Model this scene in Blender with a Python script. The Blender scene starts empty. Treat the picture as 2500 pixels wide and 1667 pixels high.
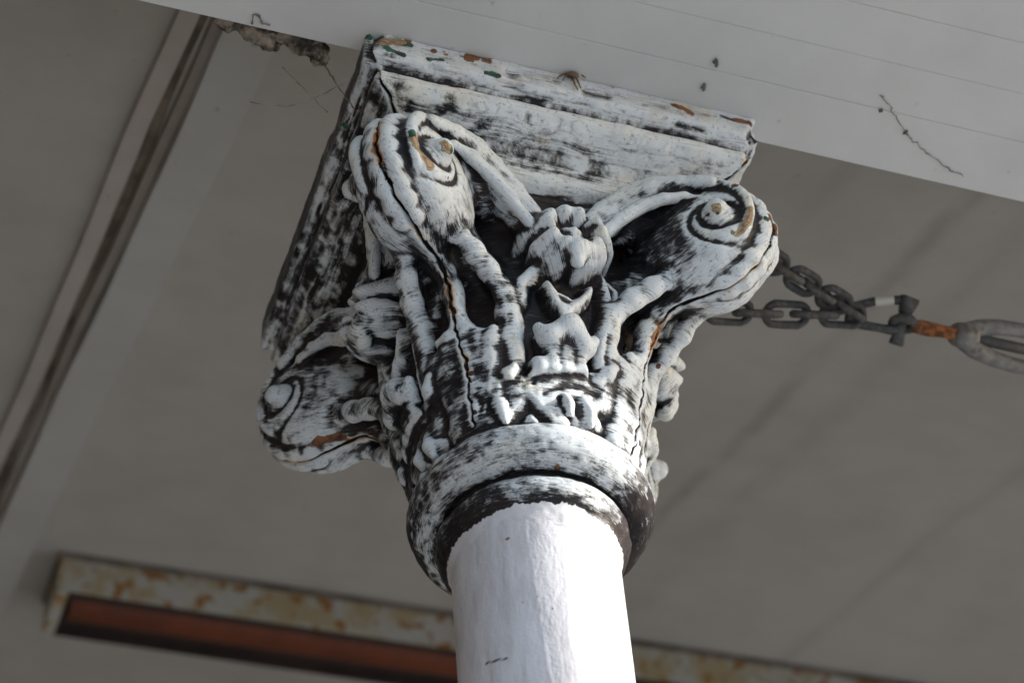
import bpy, bmesh, math, random
import numpy as np
from mathutils import Matrix, Vector

# ------------------------------------------------------------------ camera
SC = bpy.context.scene
COL = SC.collection
AZ, EL, ROLL = 0.39332098, 0.83100913, -0.09696095
CAM = np.array([-0.53522311, -1.28758651, 1.94700392])
FPX, PW, PH = 7000.0, 2500.0, 1667.0          # focal length and frame in pixels of the photograph
c_fw = np.array([math.cos(EL) * math.sin(AZ), math.cos(EL) * math.cos(AZ), math.sin(EL)])
_r = np.array([math.cos(AZ), -math.sin(AZ), 0.0]); _u = np.cross(_r, c_fw)
c_rt = math.cos(ROLL) * _r + math.sin(ROLL) * _u
c_up = -math.sin(ROLL) * _r + math.cos(ROLL) * _u
cam = bpy.data.cameras.new('camera'); cam_ob = bpy.data.objects.new('camera', cam); COL.objects.link(cam_ob)
M = Matrix.Identity(4)
for i in range(3):
    M[i][0], M[i][1], M[i][2], M[i][3] = c_rt[i], c_up[i], -c_fw[i], CAM[i]
cam_ob.matrix_world = M
cam.sensor_width = 36.0; cam.lens = FPX / PW * 36.0
cam.clip_start = 0.05; cam.clip_end = 500
cam.dof.use_dof = True; cam.dof.focus_distance = 1.955; cam.dof.aperture_fstop = 7.5
SC.camera = cam_ob

# ------------------------------------------------------------------ light
SUN_AZ = math.atan2(0.915, -0.403)     # from +y towards +x
SUN_EL = math.radians(18.5)
w = bpy.data.worlds.new('World'); SC.world = w; w.use_nodes = True
nt = w.node_tree
sky = nt.nodes.new('ShaderNodeTexSky'); sky.sky_type = 'NISHITA'; sky.sun_disc = False
sky.sun_elevation = SUN_EL; sky.sun_rotation = SUN_AZ
bg = nt.nodes['Background']; bg.inputs[1].default_value = 0.15
nt.links.new(sky.outputs[0], bg.inputs[0])
sun = bpy.data.lights.new('sun', 'SUN'); sun.energy = 4.0; sun.angle = math.radians(0.6); sun.color = (1.0, 0.95, 0.88)
sun_ob = bpy.data.objects.new('sun', sun); COL.objects.link(sun_ob)
sd = Vector((math.cos(SUN_EL) * math.sin(SUN_AZ), math.cos(SUN_EL) * math.cos(SUN_AZ), math.sin(SUN_EL)))
sun_ob.rotation_euler = sd.to_track_quat('Z', 'Y').to_euler(); sun_ob.location = (4, -3, 6)
SC.view_settings.view_transform = 'Standard'; SC.view_settings.look = 'None'
SC.view_settings.exposure = 0.95; SC.view_settings.gamma = 1.0
SC.cycles.use_denoising = True
SC.cycles.max_bounces = 10; SC.cycles.diffuse_bounces = 6

# ------------------------------------------------------------------ helpers
def tag(o, label=None, cat=None, group=None, kind=None):
    if label: o['label'] = label
    if cat: o['category'] = cat
    if group: o['group'] = group
    if kind: o['kind'] = kind
    return o
def empty(name, loc=(0, 0, 0)):
    o = bpy.data.objects.new(name, None); COL.objects.link(o); o.location = loc; return o
def link(name, me, m, parent=None):
    o = bpy.data.objects.new(name, me); COL.objects.link(o)
    if m: me.materials.append(m)
    if parent:
        o.parent = parent
        pm = Matrix.Identity(4); q = parent
        while q: pm = Matrix.LocRotScale(q.location, q.rotation_euler, q.scale) @ pm; q = q.parent
        o.matrix_parent_inverse = pm.inverted()
    return o
def from_bm(name, bm, m, parent=None, smooth=True):
    me = bpy.data.meshes.new(name); bm.to_mesh(me); bm.free()
    if smooth: me.shade_smooth()
    return link(name, me, m, parent)
def ray(x, y):
    d = c_fw + (x - PW / 2) / FPX * c_rt - (y - PH / 2) / FPX * c_up
    return d / np.linalg.norm(d)
def smoothstep(a, b, x):
    t = np.clip((x - a) / (b - a), 0, 1); return t * t * (3 - 2 * t)
_rng = np.random.default_rng(7)
_tab = _rng.random(4096).astype(np.float32)
def vnoise(P, scale, seed=0):
    """value noise in -1..1 at points P (n,3)"""
    q = P * scale; i = np.floor(q).astype(np.int64); f = q - i; f = f * f * (3 - 2 * f)
    out = 0.0
    for dx in (0, 1):
        for dy in (0, 1):
            for dz in (0, 1):
                h = ((i[:, 0] + dx) * 73856093) ^ ((i[:, 1] + dy) * 19349663) ^ ((i[:, 2] + dz) * 83492791) ^ (seed * 2654435)
                wgt = (f[:, 0] if dx else 1 - f[:, 0]) * (f[:, 1] if dy else 1 - f[:, 1]) * (f[:, 2] if dz else 1 - f[:, 2])
                out = out + wgt * _tab[h & 4095]
    return out * 2 - 1

# ------------------------------------------------------------------ node helper
class NT:
    def __init__(s, name):
        s.m = bpy.data.materials.new(name); s.m.use_nodes = True
        s.t = s.m.node_tree; s.b = s.t.nodes['Principled BSDF']
    def n(s, typ, **kw):
        nd = s.t.nodes.new('ShaderNode' + typ)
        for k, v in kw.items(): setattr(nd, k, v)
        return nd
    def set(s, nd, key, v):
        if hasattr(v, 'is_output') or isinstance(v, bpy.types.NodeSocket): s.t.links.new(v, nd.inputs[key])
        elif v is not None: nd.inputs[key].default_value = v
    def math(s, op, a, b=None, c=None, clamp=False):
        nd = s.n('Math', operation=op); nd.use_clamp = clamp
        s.set(nd, 0, a)
        if b is not None: s.set(nd, 1, b)
        if c is not None: s.set(nd, 2, c)
        return nd.outputs[0]
    def ramp(s, x, a, b, lo=0.0, hi=1.0):
        nd = s.n('MapRange', interpolation_type='SMOOTHSTEP'); s.set(nd, 0, x)
        s.set(nd, 1, a); s.set(nd, 2, b); s.set(nd, 3, lo); s.set(nd, 4, hi); return nd.outputs[0]
    def mix(s, f, a, b):
        nd = s.n('Mix', data_type='RGBA'); s.set(nd, 0, f)
        for k, v in ((6, a), (7, b)): s.set(nd, k, v if not isinstance(v, tuple) else (*v, 1.0) if len(v) == 3 else v)
        return nd.outputs[2]
    def noise(s, vec, scale, detail=3.0, rough=0.55, dist=0.0, w=None):
        nd = s.n('TexNoise'); s.set(nd, 'Vector', vec); s.set(nd, 'Scale', scale); s.set(nd, 'Detail', detail)
        s.set(nd, 'Roughness', rough); s.set(nd, 'Distortion', dist); return nd.outputs[0]
    def scale(s, vec, v, off=(0, 0, 0)):
        nd = s.n('Mapping'); s.set(nd, 'Vector', vec); nd.inputs['Scale'].default_value = v; nd.inputs['Location'].default_value = off
        return nd.outputs[0]
    def attr(s, name, vec=False):
        nd = s.n('Attribute', attribute_name=name); return nd.outputs['Vector' if vec else 'Fac']
    def obj(s): return s.n('TexCoord').outputs['Object']
    def bump(s, h, strength, dist):
        nd = s.n('Bump'); s.set(nd, 'Height', h); s.set(nd, 'Strength', strength); s.set(nd, 'Distance', dist)
        s.t.links.new(nd.outputs[0], s.b.inputs['Normal'])
    def out(s, col=None, rough=None, spec=None, metal=None):
        s.set(s.b, 'Base Color', (*col, 1.0) if isinstance(col, tuple) and len(col) == 3 else col)
        s.set(s.b, 'Roughness', rough); s.set(s.b, 'Specular IOR Level', spec); s.set(s.b, 'Metallic', metal)
        return s.m

# ------------------------------------------------------------------ materials
def mat_iron_paint():
    k = NT('dry_brushed_iron_paint'); P = k.obj()
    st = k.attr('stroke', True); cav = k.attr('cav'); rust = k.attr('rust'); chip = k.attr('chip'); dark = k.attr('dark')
    s1 = k.noise(k.scale(st, (90, 1300, 1)), 1.0, 4.0, 0.65)
    s2 = k.noise(k.scale(st, (120, 480, 1), (3, 7, 0)), 1.0, 4.0, 0.7)
    patch = k.math('ADD', k.math('MULTIPLY', k.noise(P, 80.0, 5.0, 0.66, 0.1), 0.34), k.math('MULTIPLY', k.noise(k.scale(st, (62, 190, 1), (1, 2, 0)), 1.0, 5.0, 0.68, 0.1), 0.66))
    patch2 = k.noise(P, 14.0, 2.0, 0.5)
    fine = k.noise(P, 480.0, 4.0, 0.75)
    streak = k.math('ADD', k.math('MULTIPLY', k.math('SUBTRACT', s1, 0.5), 2.6), k.math('MULTIPLY', k.math('SUBTRACT', s2, 0.5), 2.0))
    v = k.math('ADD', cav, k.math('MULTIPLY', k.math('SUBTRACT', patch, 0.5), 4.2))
    v = k.math('ADD', v, k.math('MULTIPLY', k.math('SUBTRACT', patch2, 0.5), 1.6))
    v = k.math('ADD', v, streak)
    v = k.math('ADD', v, k.math('MULTIPLY', k.math('SUBTRACT', fine, 0.5), 1.1))
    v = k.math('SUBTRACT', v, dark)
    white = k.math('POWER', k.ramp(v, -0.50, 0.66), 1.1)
    # tints
    tn = k.noise(P, 30.0, 3.0, 0.6)
    wcol = k.mix(k.ramp(tn, 0.50, 0.74), (0.71, 0.77, 0.825), (0.72, 0.725, 0.67))
    bcol = k.mix(k.ramp(patch2, 0.35, 0.65), (0.010, 0.010, 0.012), (0.030, 0.023, 0.025))
    bcol = k.mix(k.math('MULTIPLY', k.ramp(s2, 0.52, 0.72), 0.5), bcol, (0.14, 0.15, 0.165))
    hair = k.ramp(k.noise(k.scale(st, (55, 2300, 1), (5, 1, 0)), 1.0, 3.0, 0.7), 0.50, 0.66)
    hair = k.math('MULTIPLY', hair, k.ramp(k.noise(P, 48.0, 3.0, 0.6), 0.36, 0.58))
    speck = k.ramp(k.noise(P, 420.0, 2.0, 0.6), 0.60, 0.69)
    wcol = k.mix(k.math('MULTIPLY', hair, 0.62), wcol, (0.10, 0.11, 0.13))
    wcol = k.mix(k.math('MULTIPLY', speck, 0.5), wcol, (0.05, 0.05, 0.055))
    wcol = k.mix(k.ramp(k.noise(P, 85.0, 4.0, 0.65), 0.50, 0.72, 0.0, 0.30), wcol, (0.36, 0.40, 0.43))
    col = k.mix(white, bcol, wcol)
    # rust bleeding from cracks
    rn = k.noise(P, 160.0, 4.0, 0.6)
    rv = k.math('ADD', rust, k.math('MULTIPLY', k.math('SUBTRACT', rn, 0.5), 0.9))
    rcol = k.mix(k.ramp(rn, 0.4, 0.62), (0.050, 0.020, 0.010), (0.34, 0.12, 0.025))
    stain = k.ramp(rv, 0.22, 0.62, 0.0, 0.7)
    col = k.mix(k.math('MULTIPLY', stain, k.math('GREATER_THAN', rust, 0.02)), col, k.mix(white, (0.03, 0.016, 0.01), (0.60, 0.42, 0.22)))
    col = k.mix(k.math('MULTIPLY', k.ramp(rv, 0.55, 0.72), k.math('GREATER_THAN', rust, 0.1)), col, rcol)
    col = k.mix(k.math('MULTIPLY', k.ramp(k.attr('crack'), 0.45, 0.7), 1.0), col, (0.012, 0.007, 0.005))
    # paint chips: older green, cream and red layers in rings
    cn = k.noise(P, 150.0, 5.0, 0.65)
    cv = k.math('ADD', chip, k.math('MULTIPLY', k.math('SUBTRACT', cn, 0.5), 1.3))
    kind = k.attr('chipkind')
    r = k.n('ValToRGB'); k.set(r, 0, cv); e = r.color_ramp; e.interpolation = 'EASE'
    e.elements[0].position = 0.30; e.elements[0].color = (0.020, 0.030, 0.022, 1)
    e.elements[1].position = 0.42; e.elements[1].color = (0.46, 0.37, 0.20, 1)
    for p_, c_ in ((0.58, (0.38, 0.29, 0.16, 1)), (0.70, (0.22, 0.12, 0.07, 1)), (0.82, (0.30, 0.17, 0.10, 1)), (0.95, (0.44, 0.30, 0.19, 1))):
        q = e.elements.new(p_); q.color = c_
    green = k.mix(k.ramp(cn, 0.45, 0.6), (0.012, 0.035, 0.026), (0.03, 0.13, 0.085))
    rusty = k.mix(k.ramp(cn, 0.38, 0.62), (0.07, 0.024, 0.012), (0.24, 0.095, 0.032))
    cc = k.mix(k.ramp(kind, 0.6, 0.9), r.outputs[0], green)
    cc = k.mix(k.ramp(kind, 1.5, 1.6), cc, rusty)
    col = k.mix(k.math('MULTIPLY', k.ramp(cv, 0.24, 0.30), k.math('GREATER_THAN', chip, 0.05)), col, cc)
    gl = k.ramp(k.math('ADD', k.attr('gloss'), k.math('MULTIPLY', k.math('SUBTRACT', k.noise(P, 330.0, 4.0, 0.65), 0.5), 1.0)), 0.44, 0.56)
    col = k.mix(gl, col, (0.71, 0.715, 0.765))
    rough = k.math('ADD', k.math('MULTIPLY', white, 0.14), 0.34)
    k.bump(k.math('ADD', k.math('MULTIPLY', white, 0.5), k.math('MULTIPLY', s1, 0.6)), 0.45, 0.0012)
    return k.out(col, rough, k.math('ADD', k.math('MULTIPLY', white, 0.25), 0.22))

def mat_gloss_white():
    k = NT('white_gloss_paint'); P = k.obj()
    n1 = k.noise(k.scale(P, (1, 1, 0.35)), 38.0, 4.0, 0.6)
    n2 = k.noise(k.scale(P, (1, 1, 0.12)), 120.0, 3.0, 0.6)
    n3 = k.noise(P, 16.0, 2.0, 0.5)
    col = k.mix(k.ramp(n1, 0.40, 0.72), (0.73, 0.735, 0.79), (0.55, 0.545, 0.575))
    col = k.mix(k.ramp(n2, 0.55, 0.74, 0.0, 0.6), col, (0.52, 0.50, 0.49))
    spots = k.noise(k.scale(P, (1, 1, 0.6)), 260.0, 2.0, 0.5)
    col = k.mix(k.ramp(spots, 0.765, 0.79), col, (0.10, 0.085, 0.08))
    scr = k.attr('scratch')
    col = k.mix(k.ramp(scr, 0.4, 0.7), col, (0.06, 0.055, 0.055))
    rs = k.attr('rust')
    col = k.mix(k.ramp(rs, 0.3, 0.6), col, (0.30, 0.11, 0.05))
    h = k.math('ADD', k.math('MULTIPLY', n1, 0.8), k.math('MULTIPLY', n3, 1.0))
    h = k.math('ADD', h, k.math('MULTIPLY', k.noise(P, 420.0, 2.0, 0.5), 0.12))
    k.bump(h, 0.55, 0.004)
    return k.out(col, 0.30, 0.5)

def mat_board(name, base, dirt, stains=False, sx=1.0):
    k = NT(name); P = k.obj()
    a = k.noise(P, 3.0, 4.0, 0.6); b = k.noise(P, 14.0, 5.0, 0.65)
    d = k.ramp(k.math('ADD', k.math('MULTIPLY', a, 0.6), k.math('MULTIPLY', b, 0.4)), 0.36, 0.68)
    col = k.mix(d, base, dirt)
    sp = k.noise(P, 75.0, 2.0, 0.5)
    col = k.mix(k.ramp(sp, 0.70, 0.80, 0.0, 0.5), col, tuple(x * 0.35 for x in dirt))
    if stains:
        s = k.n('SeparateXYZ'); k.set(s, 0, P)
        wob = k.math('MULTIPLY', k.math('SUBTRACT', k.noise(P, 5.0, 3.0, 0.6), 0.5), 0.03)
        x = k.math('ADD', s.outputs[0], wob)
        for x0, wd, st_, c in ((0.483, 0.018, 0.30, (0.11, 0.09, 0.075)), (0.55, 0.03, 0.22, (0.25, 0.20, 0.16)), (0.36, 0.022, 0.25, (0.24, 0.19, 0.15)),
                               (0.78, 0.02, 0.2, (0.11, 0.09, 0.075)), (0.20, 0.05, 0.2, (0.26, 0.22, 0.18)), (-0.55, 0.06, 0.25, (0.22, 0.19, 0.16))):
            g = k.ramp(k.math('ABSOLUTE', k.math('SUBTRACT', x, x0)), 0.0, wd, st_, 0.0)
            g = k.math('MULTIPLY', g, k.ramp(k.noise(k.scale(P, (4, 1, 1), (x0 * 9, 0, 0)), 4.0, 3.0, 0.6), 0.3, 0.62))
            col = k.mix(g, col, c)
    k.bump(b, 0.15, 0.002)
    return k.out(col, 0.6, 0.3)

def mat_simple(name, c1, c2, scale, rough, c3=None, t3=0.6, metal=0.0, bump=0.3, bd=0.002):
    k = NT(name); P = k.obj()
    n = k.noise(P, scale, 5.0, 0.65)
    col = k.mix(k.ramp(n, 0.38, 0.62), c1, c2)
    if c3:
        n3 = k.noise(k.scale(P, (1, 1, 1), (4.2, 1.7, 9.1)), scale * 0.6, 4.0, 0.6)
        col = k.mix(k.ramp(n3, t3, t3 + 0.08), col, c3)
    k.bump(n, bump, bd)
    return k.out(col, rough, 0.4, metal)

M_IRON = mat_iron_paint()
M_GLOSS = mat_gloss_white()
M_CEIL = mat_board('ceiling_paint', (0.415, 0.40, 0.37), (0.35, 0.337, 0.31), stains=True)
M_TRIM = mat_board('trim_paint', (0.44, 0.44, 0.425), (0.38, 0.375, 0.355))
M_SOFFIT = mat_board('soffit_paint', (0.70, 0.70, 0.68), (0.62, 0.62, 0.60))
M_TRIM2 = mat_board('trim_paint_pinkish', (0.43, 0.395, 0.365), (0.35, 0.32, 0.29))
M_TRIM3 = mat_board('dingy_trim_paint', (0.33, 0.30, 0.27), (0.24, 0.21, 0.185))
M_GAP = mat_simple('dark_gap', (0.085, 0.066, 0.05), (0.20, 0.165, 0.13), 9.0, 0.8)  # dark brown for the board groove and the shadow line above the fitting
M_GROUND = mat_simple('concrete_ground', (0.37, 0.39, 0.41), (0.31, 0.33, 0.35), 1.5, 0.85)
M_WALL = mat_simple('wall_paint', (0.22, 0.20, 0.18), (0.18, 0.165, 0.15), 2.0, 0.8)
M_BLOCKER = mat_simple('blocker_dark', (0.045, 0.04, 0.035), (0.06, 0.052, 0.045), 3.0, 0.8)  # near black, for the added light blocker
M_CHAIN = mat_simple('weathered_steel', (0.045, 0.045, 0.045), (0.10, 0.10, 0.098), 120.0, 0.65, (0.085, 0.055, 0.035), 0.70, 0.1)
M_RUST = mat_simple('flaking_rust', (0.10, 0.040, 0.018), (0.36, 0.13, 0.04), 140.0, 0.85, (0.22, 0.20, 0.18), 0.55)
M_TURN = mat_simple('chalky_galvanised_steel', (0.235, 0.23, 0.215), (0.14, 0.14, 0.135), 60.0, 0.6, (0.10, 0.09, 0.08), 0.60, 0.1)
M_TURN_IN = mat_simple('dark_galvanised_steel', (0.05, 0.05, 0.05), (0.09, 0.09, 0.085), 60.0, 0.6)
M_STICK = mat_simple('pale_tape', (0.62, 0.60, 0.50), (0.54, 0.52, 0.44), 60.0, 0.5)
M_NEST = mat_simple('dry_mud', (0.045, 0.035, 0.027), (0.34, 0.29, 0.23), 70.0, 0.95, (0.03, 0.035, 0.03), 0.60, 0.0, 0.8, 0.004)
M_WEB = mat_simple('dusty_web', (0.12, 0.11, 0.10), (0.22, 0.20, 0.18), 90.0, 0.9)
M_SPIDER = mat_simple('brown_spider', (0.10, 0.065, 0.04), (0.22, 0.15, 0.09), 300.0, 0.6)
# ------------------------------------------------------------------ the cast-iron capital
ZT = 3.600                                             # underside of the beam
VH = 0.0012                                            # voxel of the casting's distance field
S2 = math.sqrt(0.5)
EB = np.array([S2, -S2, 0.0]); EA = np.array([-S2, -S2, 0.0])
def Z4(*p): return [(1000 + .35070 * x, 550 + .35070 * y) for x, y in p]
def Z4b(*p): return [(1100 + .26786 * x, 380 + .26786 * y) for x, y in p]

PROF_R = np.array([(3.10, .0560), (3.240, .0562), (3.248, .0572), (3.254, .0592), (3.259, .0630), (3.263, .0652), (3.267, .0658), (3.271, .0652),
                   (3.2745, .0630), (3.2765, .0605), (3.279, .0600), (3.31, .064), (3.325, .0665), (3.35, .0695), (3.38, .0760), (3.40, .0800), (3.43, .0850),
                   (3.46, .0885), (3.50, .0925), (3.52, .0935), (3.532, .095), (3.56, .098)])
def R0(z): return np.interp(z, PROF_R[:, 0], PROF_R[:, 1])
PROF_A = np.array([(3.522, .085), (3.5260, .0975), (3.5285, .1025), (3.532, .1060), (3.538, .1085), (3.543, .1122), (3.5475, .1182), (3.552, .1270), (3.5565, .1352), (3.5610, .1408),
                   (3.5655, .1424), (3.5685, .1405), (3.5700, .1372), (3.5720, .1370), (3.5745, .1402), (3.5770, .1460), (3.5790, .1490), (3.5815, .1500), (3.60, .1500)])

def to_bell(px, off=.0125):
    """photograph points -> (t, z) on the bell, t = angle from the middle of the front"""
    out = []
    for x, y in px:
        d = ray(x, y); lo, hi = 1.6, 2.6
        tt = np.linspace(lo, hi, 4001); P = CAM + tt[:, None] * d
        g = np.hypot(P[:, 0], P[:, 1]) - (R0(P[:, 2]) + off)
        k = np.argmax(g < 0)
        if not (g < 0).any(): k = np.argmin(g)
        p = P[k]; out.append((math.atan2(p[0], -p[1]), p[2]))
    return np.array(out)
TS = .080                                              # metres per radian on the relief map
tg = np.linspace(-math.pi / 4, math.pi / 4, 211); zg2 = np.arange(3.27, 3.56, .0006)
TT, ZZ = np.meshgrid(tg * TS, zg2, indexing='ij')
def sd_poly(pts):
    P = pts.copy(); P[:, 0] *= TS; n = len(P)
    d = np.full(TT.shape, 9.0); ins = np.zeros(TT.shape, bool)
    for i in range(n):
        a, b = P[i], P[(i + 1) % n]; e = b - a
        wx, wz = TT - a[0], ZZ - a[1]
        h = np.clip((wx * e[0] + wz * e[1]) / max(e @ e, 1e-12), 0, 1)
        d = np.minimum(d, np.hypot(wx - h * e[0], wz - h * e[1]))
        c = (a[1] > ZZ) != (b[1] > ZZ)
        with np.errstate(divide='ignore', invalid='ignore'):
            xi = a[0] + (ZZ - a[1]) / (e[1] if abs(e[1]) > 1e-12 else 1e-12) * e[0]
        ins ^= c & (TT < xi)
    return np.where(ins, -d, d)
def sd_line(pts, r0, r1=None):
    P = pts.copy(); P[:, 0] *= TS; n = len(P); d = np.full(TT.shape, 9.0); r1 = r0 if r1 is None else r1
    for i in range(n - 1):
        a, b = P[i], P[i + 1]; e = b - a
        wx, wz = TT - a[0], ZZ - a[1]
        h = np.clip((wx * e[0] + wz * e[1]) / max(e @ e, 1e-12), 0, 1)
        d = np.minimum(d, np.hypot(wx - h * e[0], wz - h * e[1]) - (r0 + (r1 - r0) * (i + h) / (n - 1)))
    return d
H = np.zeros(TT.shape)
SCR = .0048
def raise_(sd, h, bev=.0045): global H; H = np.maximum(H, h * smoothstep(bev * .45, -bev * .75, sd))
def ridge(sd, h, bev=0):
    global H; q = np.clip(-sd / SCR, 0, 2); H = np.maximum(H, h * np.sqrt(np.clip(1 - (1 - np.minimum(q, 1)) ** 2, 0, 1)))
def cut(sd, h, bev=.005): global H; H = np.maximum(0, H - h * smoothstep(bev * .5, -bev * .7, sd))
def poly(*p): return sd_poly(to_bell(Z4(*p)))
def line(r0, r1, *p): return sd_line(to_bell(Z4(*p)), r0, r1)
K = .35070 / 3400                                        # zoomed pixels to metres
skirt = poly((100, 1330), (150, 1190), (250, 1030), (300, 960), (600, 930), (740, 960), (830, 890), (930, 880), (1260, 960), (1390, 1000), (1440, 1050), (1560, 1060),
             (1720, 1000), (1720, 1200), (1680, 1420), (1660, 1500), (1480, 1440), (1300, 1400), (1000, 1400), (700, 1410), (400, 1440), (200, 1500), (60, 1560))
raise_(skirt, .0105, .009)
centre_leaf = poly((800, 1080), (835, 895), (925, 890), (895, 800), (880, 715), (960, 700), (1040, 650), (1100, 625), (1180, 650), (1230, 740), (1275, 830), (1250, 940), (1290, 1080))
raise_(centre_leaf, .0150, .007)
tipw = .5 * smoothstep(3.365, 3.405, ZZ) * smoothstep(.004, -.010, centre_leaf)
H += .010 * tipw
left_leaf = poly((170, 480), (250, 560), (300, 640), (370, 650), (480, 695), (590, 722), (605, 830), (620, 950), (600, 1150), (540, 1350), (450, 1390), (350, 1340), (190, 1100), (240, 1040), (195, 870), (230, 750), (280, 650))
raise_(left_leaf, .0140)
right_leaf = poly((1480, 920), (1600, 885), (1690, 880), (1740, 940), (1730, 1050), (1690, 1250), (1640, 1420), (1580, 1380), (1530, 1100))
raise_(right_leaf, .0145)
# the lyre-shaped stems either side of the middle leaf
ridge(line(81 * K, 62 * K, (330, 170), (450, 250), (560, 330), (640, 400), (690, 500), (715, 620), (715, 760), (740, 900)), .0135, .008)
ridge(line(56 * K, 56 * K, (965, 265), (870, 300), (785, 370), (735, 460), (705, 560)), .0125, .007)
raise_(poly((600, 330), (660, 380), (760, 330), (860, 290), (830, 480), (780, 560), (770, 700), (800, 860), (720, 900), (640, 740), (620, 600)), .0105)
ridge(line(45 * K, 40 * K, (1270, 330), (1350, 380), (1385, 470), (1390, 600), (1360, 740), (1330, 880), (1330, 980)), .0135, .006)
ridge(line(45 * K, 40 * K, (1330, 360), (1440, 450), (1475, 560), (1460, 680), (1410, 800), (1385, 960)), .0115, .006)
ridge(line(62 * K, 67 * K, (1440, 640), (1520, 560), (1640, 500), (1800, 470)), .0105, .007)
# heart under the rosette
raise_(poly((905, 385), (955, 355), (1010, 395), (1050, 450), (1130, 485), (1190, 465), (1240, 400), (1295, 415), (1295, 490), (1210, 575), (1155, 615), (1140, 660), (1035, 660), (1025, 610), (960, 520)), .0140, .005)
# hollows
cut(poly((350, 450), (470, 470), (600, 600), (630, 650), (560, 695), (450, 650), (375, 610), (340, 520)), .02)
cut(poly((1475, 770), (1600, 650), (1760, 600), (1690, 700), (1620, 800), (1590, 880), (1500, 905), (1465, 830)), .02)
cut(poly((1400, 960), (1480, 925), (1525, 1060), (1440, 1030)), .012)
cut(poly((735, 960), (810, 930), (850, 990), (800, 1035), (745, 1015)), .006)
cut(poly((820, 1190), (870, 1230), (930, 1290), (1000, 1390), (960, 1410), (900, 1320), (850, 1280), (800, 1300), (740, 1370), (700, 1420), (620, 1400), (690, 1370), (740, 1290)), .0075, .008)
cut(poly((540, 1230), (590, 1240), (640, 1330), (660, 1400), (560, 1400)), .005)
cut(line(17 * K, 22 * K, (1055, 1185), (1105, 1290), (1190, 1390)), .0045)
cut(line(14 * K, 16 * K, (1150, 1195), (1180, 1290), (1215, 1375)), .003)
cut(poly((1315, 1290), (1390, 1270), (1430, 1240), (1455, 1390), (1385, 1385)), .0075, .008)
cut(poly((1500, 1430), (1570, 1400), (1600, 1470), (1560, 1560), (1510, 1500)), .0075, .008)
cut(poly((130, 1385), (230, 1410), (290, 1480), (330, 1560), (200, 1580), (150, 1480)), .012)
cut(poly((310, 1370), (390, 1390), (385, 1500), (325, 1530), (290, 1460)), .008)
cut(poly((150, 620), (195, 640), (190, 860), (235, 1040), (180, 1080), (130, 1200), (115, 1100), (150, 900)), .02)
# flutes and folds
cut(poly((990, 400), (1040, 470), (1120, 505), (1200, 480), (1240, 430), (1180, 520), (1110, 560), (1050, 530)), .0035, .005)
for w_, dep, pts in ((13, .0011, ((1045, 850), (1045, 930), (1055, 1020))), (12, .0009, ((1120, 780), (1140, 900), (1150, 1020))), (12, .0009, ((960, 800), (970, 900), (960, 1020))),
                     (22, .0018, ((940, 1150), (1080, 1095), (1200, 1110), (1330, 1180))), (16, .002, ((430, 700), (440, 800), (470, 900))),
                     (16, .002, ((700, 640), (690, 760), (740, 880))), (13, .0026, ((1415, 470), (1425, 580), (1405, 700), (1370, 830))),
                     (14, .0018, ((330, 1000), (310, 1120), (330, 1250))), (14, .002, ((560, 960), (530, 1100), (560, 1250))), (14, .0015, ((1600, 960), (1620, 1100), (1610, 1300))),
                     (14, .0015, ((640, 990), (650, 1130), (690, 1260))), (12, .0012, ((230, 800), (280, 930), (290, 1050))),
                     (12, .0018, ((215, 1010), (270, 1180), (340, 1350))), (11, .0016, ((400, 900), (430, 1100), (440, 1330))), (11, .0016, ((520, 790), (510, 900), (520, 1010))), (11, .0016, ((1640, 920), (1600, 1000), (1580, 1110))),
                     (12, .0018, ((1540, 1110), (1550, 1250), (1570, 1380))), (11, .0016, ((885, 950), (860, 1090))), (11, .0016, ((1235, 960), (1270, 1080))), (10, .0014, ((680, 420), (690, 560), (690, 640))), (12, .0018, ((1480, 640), (1600, 540), (1760, 480)))):
    cut(line(w_ * K, w_ * K, *pts), dep, .004)
# both edges of the map must agree at the corners, where the casting repeats
Hm = H[::-1]; wB = smoothstep(.62, .775, np.abs(tg))[:, None]
H = H * (1 - wB) + wB * .5 * (H + Hm)
for it in range(1): H[1:-1, 1:-1] = .4 * H[1:-1, 1:-1] + .15 * (H[2:, 1:-1] + H[:-2, 1:-1] + H[1:-1, 2:] + H[1:-1, :-2])
LAB2 = np.where(H > .0035, np.where(np.abs(TT) < .026, 5, 6), 2)
LAB2 = np.where((ZZ > 3.415) & (LAB2 > 2), 2, LAB2)
LAB2 = np.where((ZZ > 3.405) & (np.abs(TT) > .024), 2, LAB2)

# distance field of one quarter (between the two near corners), u towards corner B, v towards corner A
NQ = int(.2232 / VH); ug = (np.arange(NQ) + .5) * VH
zg = np.arange(3.236, 3.606, VH)
D = np.full((NQ, NQ, len(zg)), .5, np.float32); LB = np.zeros(D.shape, np.uint8)
def block(lo, hi):
    sl = []
    for g, a, b in zip((ug, ug, zg), lo, hi):
        i, j = np.searchsorted(g, a), np.searchsorted(g, b); sl.append(slice(i, max(j, i)))
    return tuple(sl)
def grid(sl): return ug[sl[0]][:, None, None], ug[sl[1]][None, :, None], zg[sl[2]][None, None, :]
def put(sl, d, lab, k):
    a = D[sl]
    if a.size == 0: return
    d = d.astype(np.float32); lb = LB[sl]
    lb[np.broadcast_to(d < a, a.shape)] = lab
    if k > 0:
        h = np.clip(.5 + .5 * (a - d) / k, 0, 1); D[sl] = a * (1 - h) + d * h - k * h * (1 - h)
    else: D[sl] = np.minimum(a, d)
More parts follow.
